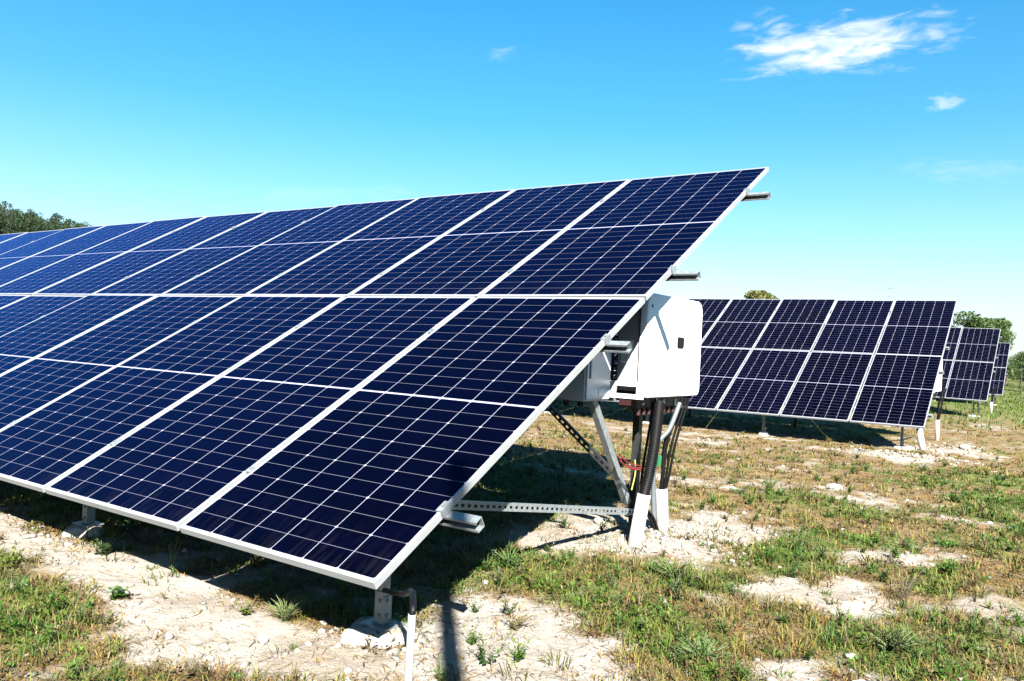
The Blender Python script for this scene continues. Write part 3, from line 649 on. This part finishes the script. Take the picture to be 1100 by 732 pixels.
# flat litter: stalks lying on the soil
def litter(name, n, label):
    x, y, r = pick(n, 2.2, 16, lambda b, g, x, y: .30 + .7 * (1 - b)); m = len(x)
    a = rng.uniform(0, np.pi, m); L = .005 + .04 * rng.random(m) ** 2.5; w = .0007 * (1 + r / 4) * rng.uniform(.7, 1.6, m)
    bend = rng.normal(0, .25, m)
    pts = []
    for s, off in ((-1, 0), (0, 1), (1, 0)):
        px = x + np.cos(a) * L * s - np.sin(a) * bend * L * off; py = y + np.sin(a) * L * s + np.cos(a) * bend * L * off
        pz = gz(px, py) + .003 + rng.random(m) * .010
        for t in (-1, 1): pts.append(np.stack([px - np.sin(a) * w * t, py + np.cos(a) * w * t, pz], -1))
    V = np.stack(pts, 1).reshape(-1, 3); o = np.arange(m)[:, None, None] * 6
    Q = (o + np.array([[0, 2, 3, 1], [2, 4, 5, 3]])[None]).reshape(-1, 4)
    pal = np.array(DRY + [(0.0625, 0.04464, 0.02678), (0.2009, 0.1741, 0.125), (0.0491, 0.03571, 0.02232)]); c = pal[rng.integers(0, len(pal), m)] * rng.uniform(.75, 1.2, (m, 1))
    tag(npmesh(name, V, Q, None, np.repeat(c, 6, 0), M['grass']), label, 'straw', kind='stuff')
litter('straw_litter', 26000, 'dead stalks and straw lying flat on the sandy soil')
# low leafy plants: rosettes of small oval leaves
def leaf_quads(cx, cy, cz, az, pitch, L, w):
    d = np.stack([np.cos(az) * np.cos(pitch), np.sin(az) * np.cos(pitch), np.sin(pitch)], -1); s = np.stack([-np.sin(az), np.cos(az), 0 * az], -1)
    c = np.stack([cx, cy, cz], -1); L = L[:, None]; w = w[:, None]
    up = np.cross(d, s) * -1
    return np.stack([c, c + d * L * .5 + s * w + up * w * .3, c + d * L, c + d * L * .5 - s * w + up * w * .3], 1)
def rosettes(name, x, y, r, per, label, pal, size=(.007, .019), rad=.06, hgt=.05):
    n = len(x); k = per; m = n * k; big = np.repeat(rng.uniform(.6, 1.3, n), k)
    a = rng.uniform(0, 2*np.pi, m); q = np.sqrt(rng.random(m)) * rad * big
    X = np.repeat(x, k) + np.cos(a) * q; Y = np.repeat(y, k) + np.sin(a) * q; Z = gz(X, Y) + rng.random(m) * hgt * big * np.clip(1.2 - q / (rad * big), 0, 1) + .004
    L = rng.uniform(*size, m) * big * (1 + np.repeat(r, k) / 12); V = leaf_quads(X, Y, Z, a + rng.normal(0, .8, m), rng.uniform(-.1, .9, m), L, L * rng.uniform(.22, .4, m)).reshape(-1, 3)
    pal = np.array(pal); c = pal[np.repeat(rng.integers(0, len(pal), n), k)] * rng.uniform(.7, 1.35, (m, 1))
    o = np.arange(m)[:, None] * 4
    return tag(npmesh(name, V, o + np.array([[0, 1, 2, 3]]), None, np.repeat(c, 4, 0), M['leaf']), label, 'ground cover', kind='stuff')
x, y, r = pick(1500, 2.3, 12, lambda b, g, x, y: np.clip(g * 1.0 + .08 * (1 - b), 0, 1)); rosettes('leafy_ground_cover', x, y, r, 34, 'low leafy green weeds creeping between straw and sand', [(0.02946, 0.08035, 0.006696), (0.04173, 0.09642, 0.01004), (0.02455, 0.06428, 0.01004), (0.05401, 0.09107, 0.01004)])
x, y, r = pick(1500, 2.3, 14, lambda b, g, x, y: np.clip(.7 * (1 - b), 0.02, 1)); rosettes('withered_ground_cover', x, y, r, 22, 'brown withered leaves and seed heads close to the soil', [(0.07142, 0.04464, 0.02009), (0.09821, 0.06696, 0.03125), (0.05803, 0.0491, 0.01786), (0.04018, 0.02902, 0.01562)], (.008, .02), .06, .05)
def sprigs(name, x, y, r, stems, per, hh, label, pal, leaf=.016):
    """small branching weeds: thin stems set with leaflets, one mesh"""
    n = len(x); m = n * stems; big = np.repeat(rng.uniform(.5, 1.3, n), stems); a = rng.uniform(0, 2*np.pi, m); out = rng.uniform(.15, .9, m) * hh * big; h = hh * big * rng.uniform(.5, 1.1, m)
    X, Y = np.repeat(x, stems), np.repeat(y, stems); Z = gz(X, Y) - .003; Rr = np.repeat(r, stems)
    pal = np.array(pal); base = pal[np.repeat(rng.integers(0, len(pal), n), stems)] * rng.uniform(.8, 1.2, (m, 1))
    w = .0009 * (1 + Rr / 4); sx, sy = -np.sin(a) * w, np.cos(a) * w; tx, ty = X + np.cos(a) * out, Y + np.sin(a) * out
    mx_, my_ = X + np.cos(a) * out * .4, Y + np.sin(a) * out * .4
    S_ = np.stack([np.stack(q, -1) for q in ((X - sx, Y - sy, Z), (X + sx, Y + sy, Z), (mx_ + sx, my_ + sy, Z + h * .6), (mx_ - sx, my_ - sy, Z + h * .6), (tx + sx * .4, ty + sy * .4, Z + h), (tx - sx * .4, ty - sy * .4, Z + h))], 1).reshape(-1, 3)
    o = np.arange(m)[:, None, None] * 6; Q1 = (o + np.array([[0, 1, 2, 3], [3, 2, 4, 5]])[None]).reshape(-1, 4); c1 = np.repeat(base * .9 + .02, 6, 0)
    u = rng.uniform(.12, 1.02, (m, per)); lo = u < .6
    px = np.where(lo, X[:, None] + (mx_ - X)[:, None] * u / .6, mx_[:, None] + (tx - mx_)[:, None] * (u - .6) / .4); py = np.where(lo, Y[:, None] + (my_ - Y)[:, None] * u / .6, my_[:, None] + (ty - my_)[:, None] * (u - .6) / .4)
    pz = Z[:, None] + h[:, None] * u; k = m * per
    L = (leaf * rng.uniform(.5, 1.3, (m, per)) * (1.15 - .6 * u) * big[:, None] * (1 + Rr[:, None] / 10)).ravel()
    V = leaf_quads(px.ravel(), py.ravel(), pz.ravel(), rng.uniform(0, 2*np.pi, k), rng.uniform(-.3, 1.0, k), L, L * rng.uniform(.14, .32, k)).reshape(-1, 3)
    c2 = np.repeat(np.repeat(base, per, 0) * rng.uniform(.65, 1.4, (k, 1)), 4, 0)
    tag(npmesh(name, np.concatenate([S_, V]), np.concatenate([Q1, np.arange(k)[:, None] * 4 + np.array([[0, 1, 2, 3]]) + len(S_)]), None, np.concatenate([c1, c2]), M['leaf']), label, 'ground cover', kind='stuff')
x, y, r = pick(2100, 2.3, 13, lambda b, g, x, y: np.clip(.25 + .8 * g, 0, 1) * (1 - .7 * b)); sprigs('green_undergrowth', x, y, r, 9, 9, .085, 'small branching green weeds rising out of the dry grass', [(0.035, 0.08035, 0.006428), (0.05, 0.09107, 0.009641), (0.0275, 0.05892, 0.008035), (0.07, 0.09107, 0.01286)])
x, y, r = pick(1500, 2.3, 16, lambda b, g, x, y: (1 - b) * .8 + .02); sprigs('brown_undergrowth', x, y, r, 8, 8, .075, 'brown seeding weeds and withered sprigs all over the field', [(0.09821, 0.05803, 0.02009), (0.07142, 0.0491, 0.01786), (0.125, 0.08928, 0.03125), (0.06696, 0.0625, 0.02232)], .010)
# clods and gravel
ICO = np.array([(0,0,1),(.89,0,.45),(.28,.85,.45),(-.72,.53,.45),(-.72,-.53,.45),(.28,-.85,.45),(.72,.53,-.45),(-.28,.85,-.45),(-.89,0,-.45),(-.28,-.85,-.45),(.72,-.53,-.45),(0,0,-1)], float)
ICF = np.array([(0,1,2),(0,2,3),(0,3,4),(0,4,5),(0,5,1),(1,6,2),(2,7,3),(3,8,4),(4,9,5),(5,10,1),(6,7,2),(7,8,3),(8,9,4),(9,10,5),(10,6,1),(11,7,6),(11,8,7),(11,9,8),(11,10,9),(11,6,10)])
def clods(name, x, y, r, smin, smax, label):
    m = len(x); s = smin * (smax / smin) ** (rng.random(m) ** 2.2) * (1 + r / 14)
    V = ICO[None] * rng.uniform(.5, 1.4, (m, 12, 1)) * (s[:, None] * rng.uniform(.6, 1.3, (m, 3)) * np.array([1, 1, .65]))[:, None, :]
    V = V + np.stack([x, y, gz(x, y) + s * .12], -1)[:, None, :]
    c = np.array([(0.2013, 0.1859, 0.1581)]) * rng.uniform(.6, 1.12, (m, 1)) * (1 + rng.normal(0, .03, (m, 3)))
    tag(npmesh(name, V.reshape(-1, 3), None, (np.arange(m)[:, None, None] * 12 + ICF[None]).reshape(-1, 3), np.repeat(c, 12, 0), M['clod']), label, 'soil clods', kind='stuff')
x, y, r = pick(13000, 2.2, 16, lambda b, g, x, y: np.clip(.12 + .75 * b, 0, 1)); clods('soil_clods', x, y, r, .0018, .017, 'small pale clods and crumbs of dry soil on the bare patches')
x = np.r_[rng.normal(-.1, .22, 900), rng.normal(-.1, .55, 400), rng.normal(.25, .3, 300)]; y = np.r_[rng.normal(2.85, .36, 900), rng.normal(11.4, .25, 400), rng.normal(13.5, .6, 300)]
for k_ in range(3):
    a_ = rng.uniform(0, 6.283, 110); q_ = .17 + np.abs(rng.normal(0, .06, 110)); x = np.r_[x, -.35 - 2.308 * k_ + np.cos(a_) * q_]; y = np.r_[y, .42 + np.sin(a_) * q_]
clods('dug_soil', x, y, np.hypot(x - CX, y - CY), .004, .022, 'heaps of dug pale soil lumps round the white sleeves')

def weed(x, y, label, stems, h, spread, leaf, pal, upright=.8, name='weed', cat='weed'):
    """one distinct plant: thin stems with leaflets"""
    rr = random.Random(hash((round(x, 2), round(y, 2))) % 9999); z = float(gz(x, y)); t = thing(name, label, cat, (x, y, z - .005))
    st = MB(); cs = [[] for _ in range(6)]
    for i in range(stems):
        a = rr.uniform(0, 6.283); q = spread * rr.uniform(.2, 1); hh = h * rr.uniform(.55, 1.1)
        pts = [Vector((math.cos(a) * q * u ** 1.4 + rr.uniform(-.004, .004), math.sin(a) * q * u ** 1.4 + rr.uniform(-.004, .004), hh * u ** upright)) for u in (0, .33, .66, 1)]
        st.tube(pts, [.0022, .0018, .0014, .0007], 5, 0, False)
        nl = int(leaf[1] * hh / h) + 2
        for j in range(nl):
            u = .15 + .85 * j / nl; f = min(u * 3, 2.999); k = int(f); p = pts[k].lerp(pts[k+1], f - k)
            cs[0].append(p.x); cs[1].append(p.y); cs[2].append(p.z); cs[3].append(rr.uniform(0, 6.283)); cs[4].append(rr.uniform(-.2, .9)); cs[5].append(leaf[0] * rr.uniform(.6, 1.3) * (1.1 - .5 * u))
    ar = [np.array(q) for q in cs]; V = leaf_quads(*ar[:5], ar[5], ar[5] * leaf[2]).reshape(-1, 3); m = len(ar[0])
    c = np.array(pal)[rng.integers(0, len(pal), m)] * rng.uniform(.75, 1.3, (m, 1)); o = np.arange(m)[:, None] * 4
    npmesh('leaves', V, o + np.array([[0, 1, 2, 3]]), None, np.repeat(c, 4, 0), M['leaf'], parent=t)
    st.build('stem', M['bark'] if pal is not None and pal[0][0] > pal[0][1] else M['stemgreen'], t)
M['stemgreen'] = mat('green_stem', (0.0792, 0.1008, 0.036), 0.7)
LG = [(0.02578, 0.075, 0.006026), (0.03515, 0.09107, 0.00837), (0.02109, 0.05892, 0.006696)]; OG = [(0.05625, 0.075, 0.01171), (0.04687, 0.08035, 0.01004), (0.07499, 0.0857, 0.01674)]; BR = [(0.1031, 0.06964, 0.02009), (0.1406, 0.1071, 0.03348)]
weed(-1.62, .30, 'feathery tall sprig standing at the edge of the front shadow', 7, .17, .05, (.018, 16, .22), OG)
weed(-2.20, .28, 'dark green bushy weed at the front shadow edge, near the left footing', 12, .13, .10, (.03, 12, .35), [(0.01786, 0.03794, 0.008928), (0.02232, 0.0491, 0.01116)])
weed(-.74, .26, 'olive tussock of thin stems at the shadow edge, left of the round footing', 40, .11, .11, (.014, 9, .2), OG)
weed(-1.45, -.06, 'small bright green broadleaf weed on the bare sand in the left foreground', 8, .07, .07, (.035, 5, .4), LG)
weed(-.50, 1.55, 'bright green leafy clump in the sun beside the right shadow edge', 34, .10, .16, (.022, 10, .3), LG)
weed(.26, 1.95, 'sprawling green weed in front of the white sleeves', 30, .15, .20, (.02, 12, .28), OG + LG)
weed(.42, 1.62, 'dark wiry weed with a bare brown stem, middle of the foreground', 9, .15, .10, (.024, 10, .35), [(0.01339, 0.02232, 0.008928), (0.02009, 0.03348, 0.01339)])
weed(.78, 1.02, 'lush grassy green clump at the bottom edge, right of the middle', 60, .10, .12, (.02, 8, .16), LG)
weed(1.37, 3.22, 'round bright green clump on pale soil at the right', 30, .10, .09, (.026, 9, .4), LG)
weed(1.25, 2.55, 'withered reddish brown stalks leaning together at the right', 12, .17, .12, (.01, 4, .2), BR)
weed(1.27, 4.1, 'flat green mat of leaves on white soil, farther right', 26, .05, .20, (.03, 8, .4), LG)
weed(1.36, 1.62, 'dense dark green tangle at the lower right', 34, .10, .14, (.022, 12, .34), [(0.02232, 0.04018, 0.008928), (0.03125, 0.0491, 0.01116), (0.04464, 0.04464, 0.01786)])
weed(.05, .80, 'pale yellowish dry tuft on the bare sand beside the striped shadow', 26, .06, .08, (.03, 3, .09), [(0.1786, 0.1473, 0.05357), (0.1607, 0.1518, 0.04464)])
weed(.55, 3.15, 'upright light green weed in the middle distance behind the sand patch', 20, .14, .12, (.024, 10, .3), LG + OG)
weed(-.35, 5.5, 'olive tussock standing alone in the dry grass of the middle distance', 40, .16, .18, (.02, 8, .2), OG)

def stone(x, y, s, label, seed):
    rr = np.random.default_rng(seed); v = ICO.copy(); f = ICF
    mb = MB(); V = v * rr.uniform(.8, 1.15, (12, 1)) * s * np.array([1.15, .9, .62]); mb.add(V, [tuple(q) for q in f], 0, False)
    o = mb.build('stone', M['stone'], None, (x, y, float(gz(x, y)) + s * .22)); o.rotation_euler = (0, 0, rr.uniform(0, 6))
    md = o.modifiers.new('sub', 'SUBSURF'); md.levels = md.render_levels = 2
    tx = bpy.data.textures.new('stone_noise', 'CLOUDS'); tx.noise_scale = s * .6
    d = o.modifiers.new('disp', 'DISPLACE'); d.texture = tx; d.strength = s * .35; d.texture_coords = 'LOCAL'
    tag(o, label, 'stone')
stone(-.72, 2.92, .050, 'white stone lying at the end of the steel brace, left of the sleeves', 1)
stone(1.24, 1.42, .034, 'white stone in the dark weeds at the lower right corner', 2)
stone(.62, 4.05, .030, 'small white stone in the grass in the middle distance', 3)
stone(-.46, 1.28, .022, 'flat pale stone in the green grass by the right shadow edge', 4)
stone(-.62, .05, .032, 'rounded pale stone in the foreground left of the footing', 5)
stone(.02, 6.4, .09, 'large pale lump of soil halfway to the second array', 6)
stone(.45, 13.4, .11, 'pale boulder beside the leaning white pipe of the second array', 7)
stone(1.33, 1.15, .05, 'pale stone at the very bottom right among weeds', 8)

# ------------------------------------------------------------------ trees, fence and mast far away
def crown_mesh(name, n, leaf, clumps, pal, seed, parent, flat=.6):
    """many leaf-sized faces spread through a set of uneven clumps (centre, radius)"""
    r_ = np.random.default_rng(seed); C_ = np.array([c[0] for c in clumps], float); Rd = np.array([c[1] for c in clumps], float)
    pr = Rd ** 2 / (Rd ** 2).sum(); k = r_.choice(len(clumps), n, p=pr)
    d = r_.normal(size=(n, 3)); d /= np.linalg.norm(d, axis=1)[:, None]
    p = C_[k] + d * (Rd[k] * r_.uniform(.35, 1.08, n) ** .6)[:, None] * np.array([1, 1, flat])
    a = r_.normal(size=(n, 3)); a /= np.linalg.norm(a, axis=1)[:, None]; b = np.cross(a, r_.normal(size=(n, 3))); b /= np.linalg.norm(b, axis=1)[:, None]
    L = leaf * r_.uniform(.6, 1.4, n)[:, None]
    V = np.stack([p - a * L * .5, p + b * L * .3, p + a * L * .5, p - b * L * .3], 1).reshape(-1, 3)
    pal = np.array(pal); tone = r_.uniform(.7, 1.3, len(clumps))[k]; c = pal[r_.integers(0, len(pal), n)] * (tone * r_.uniform(.8, 1.2, n))[:, None]
    o = np.arange(n)[:, None] * 4
    return npmesh(name, V, o + np.array([[0, 1, 2, 3]]), None, np.repeat(c, 4, 0), M['leaf'], parent=parent)
def broadleaf(x, y, h, w, label, pal, seed, n=9000, group='trees beyond the field', name='tree'):
    rr = random.Random(seed); z = float(gz(x, y)); t = thing(name, label, 'tree', (x, y, z), group=group)
    tr = MB(); tr.tube([(0, 0, -.3), (.05, 0, h * .2), (.1, .05, h * .45), (.1, .1, h * .75)], [h * .028, h * .022, h * .016, h * .006], 8)
    cl_ = []
    for i in range(15):
        a = rr.uniform(0, 6.28); zz = rr.uniform(.26, .9); q = w * .5 * rr.uniform(.25, .8) * math.sin(min(1, (1.05 - zz) * 1.6) * 1.5708)
        c = (math.cos(a) * q, math.sin(a) * q, zz * h); cl_.append((c, w * rr.uniform(.13, .24))); tr.tube([(.08, .03, h * rr.uniform(.2, .5)), (c[0] * .5, c[1] * .5, zz * h * .85), c], [h * .011, h * .007, h * .003], 6)
    crown_mesh('crown', n, h * .026, cl_, pal, seed, t); tr.build('trunk', M['bark'], t)
    return t
def dirpt(px, dist):
    d = fwd + right * ((px - 550) / 871.15); d.z = 0; d.normalize(); return CAM.x + d.x * dist, CAM.y + d.y * dist
TG = [(0.0324, 0.0576, 0.0144), (0.0432, 0.072, 0.018), (0.0252, 0.0468, 0.0144), (0.054, 0.0792, 0.0216)]; TO = [(0.072, 0.072, 0.0216), (0.0864, 0.0792, 0.0216), (0.0576, 0.0648, 0.018)]
for px, dist, h, w, lab, pal, sd_ in (
    (1040, 70, 6.2, 4.6, 'bushy green tree rising above the third array, left of its pair', TG, 1), (1066, 73, 6.0, 4.2, 'bushy green tree rising above the right end of the third array', TG, 2),
    (1017, 80, 5.8, 4.0, 'green tree mostly hidden behind the second array with only its edge showing', TG, 3), (815, 78, 8.7, 4.6, 'olive brown treetop peeping over the second array', TO, 4),
    (1114, 78, 3.9, 3.4, 'dark tree cut by the right edge of the picture', TG, 5), (1098, 100, 3.6, 4.5, 'low hedge bush at the far end of the green field on the right', TG, 6),
    (1082, 110, 3.6, 6.0, 'low pale bush far behind the fourth array', TG, 7), (1120, 100, 4.2, 6.0, 'wide bush beyond the right edge of the field', TG, 8),
    (1150, 90, 5.0, 6.0, 'tree standing past the fence to the right', TG, 9), (960, 120, 4.2, 6.5, 'bush hidden behind the second array', TG, 10), (880, 125, 4.0, 7, 'bush hidden low behind the middle of the second array', TG, 11)):
    x, y = dirpt(px, dist); broadleaf(x, y, h, w, lab, pal, sd_)
def pine(seed, h, w):
    rr = random.Random(seed); t = thing('pine_tree', 'dark green pine on the wooded hillside at the far left above the panels', 'pine tree', group='pines on the far hillside')
    tr = MB(); tr.tube([(0, 0, -.6), (0, 0, h * .5), (.1, 0, h * .95)], [h * .018, h * .013, h * .004], 6); cl_ = []
    for i in range(16):
        u = i / 15; zz = .16 + .80 * u; q = w * .5 * (1.05 - .72 * u ** 1.8) * rr.uniform(.2, .75); a = rr.uniform(0, 6.28)
        c = (math.cos(a) * q, math.sin(a) * q, zz * h); cl_.append((c, w * (.30 - .15 * u) * rr.uniform(.8, 1.2))); tr.tube([(0, 0, zz * h - .4), c], [.07, .03], 5)
    crown_mesh('crown', 1500, h * .048, cl_, [(0.01109, 0.02626, 0.008755), (0.01584, 0.03433, 0.01114), (0.02059, 0.03837, 0.01193), (0.009504, 0.02222, 0.007956)], seed, t, .7); tr.build('trunk', M['bark'], t)
    return t
protos = [pine(50, 7.4, 5.4), pine(51, 6.6, 5.0), pine(52, 8.0, 5.2), pine(53, 7.0, 5.8)]; used = [False] * 4
rr = random.Random(5)
for i in range(130):
    px = rr.uniform(-22, 100); dist = rr.uniform(215, 305); k = i % 4
    x, y = dirpt(px, dist); o = protos[k] if not used[k] else copy_tree(protos[k]); used[k] = True
    o.location = (x, y, float(gz(x, y)) - .2); o.rotation_euler = (0, 0, rr.uniform(0, 6.28)); s = rr.uniform(.85, 1.1); o.scale = (s, s, s)
# wire fence at the far side of the field
fx0, fy0 = -9.0, 48.0
t = thing('wire_fence', 'thin dark wire fence with slim posts across the green field at the right', 'fence', (fx0, fy0, float(gz(fx0, fy0))))
for k in range(8):
    x = k * 2.86; z = float(gz(fx0 + x, fy0)) - float(gz(fx0, fy0)); m = MB(); m.tube([(x, 0, z - .2), (x, 0, z + 1.75)], .024, 8); m.build('fence_post', M['wood'], t)
for zz in (.5, 1.0, 1.5):
    m = MB(); m.tube([(k * 2.86, -.04, zz) for k in range(8)], .004, 5); m.build('wire', M['galv_dark'], t)
x, y = dirpt(954, 520); t = thing('lattice_mast', 'faint lattice mast on the horizon above the second array', 'mast', (x, y, float(gz(x, y))))
hh = 50; m = MB()
for a in range(4):
    c0 = Vector((math.cos(a * 1.5708 + .78), math.sin(a * 1.5708 + .78), 0))
    m.tube([c0 * 2.2, c0 * .5 + Vector((0, 0, hh))], [.08, .05], 6)
    c1 = Vector((math.cos((a + 1) * 1.5708 + .78), math.sin((a + 1) * 1.5708 + .78), 0))
    for i in range(10):
        u, v = i / 10, (i + 1) / 10; f = lambda q: 2.2 - 1.7 * q
        m.tube([c0 * f(u) + Vector((0, 0, hh * u)), c1 * f(v) + Vector((0, 0, hh * v))], .03, 5)
m.build('lattice', M['galv'], t)
m = MB(); m.tube([(-2.5, 0, hh * .86), (2.5, 0, hh * .86)], .15, 6); m.tube([(-2, 0, hh * .95), (2, 0, hh * .95)], .15, 6); m.build('cross_arm', M['galv'], t)
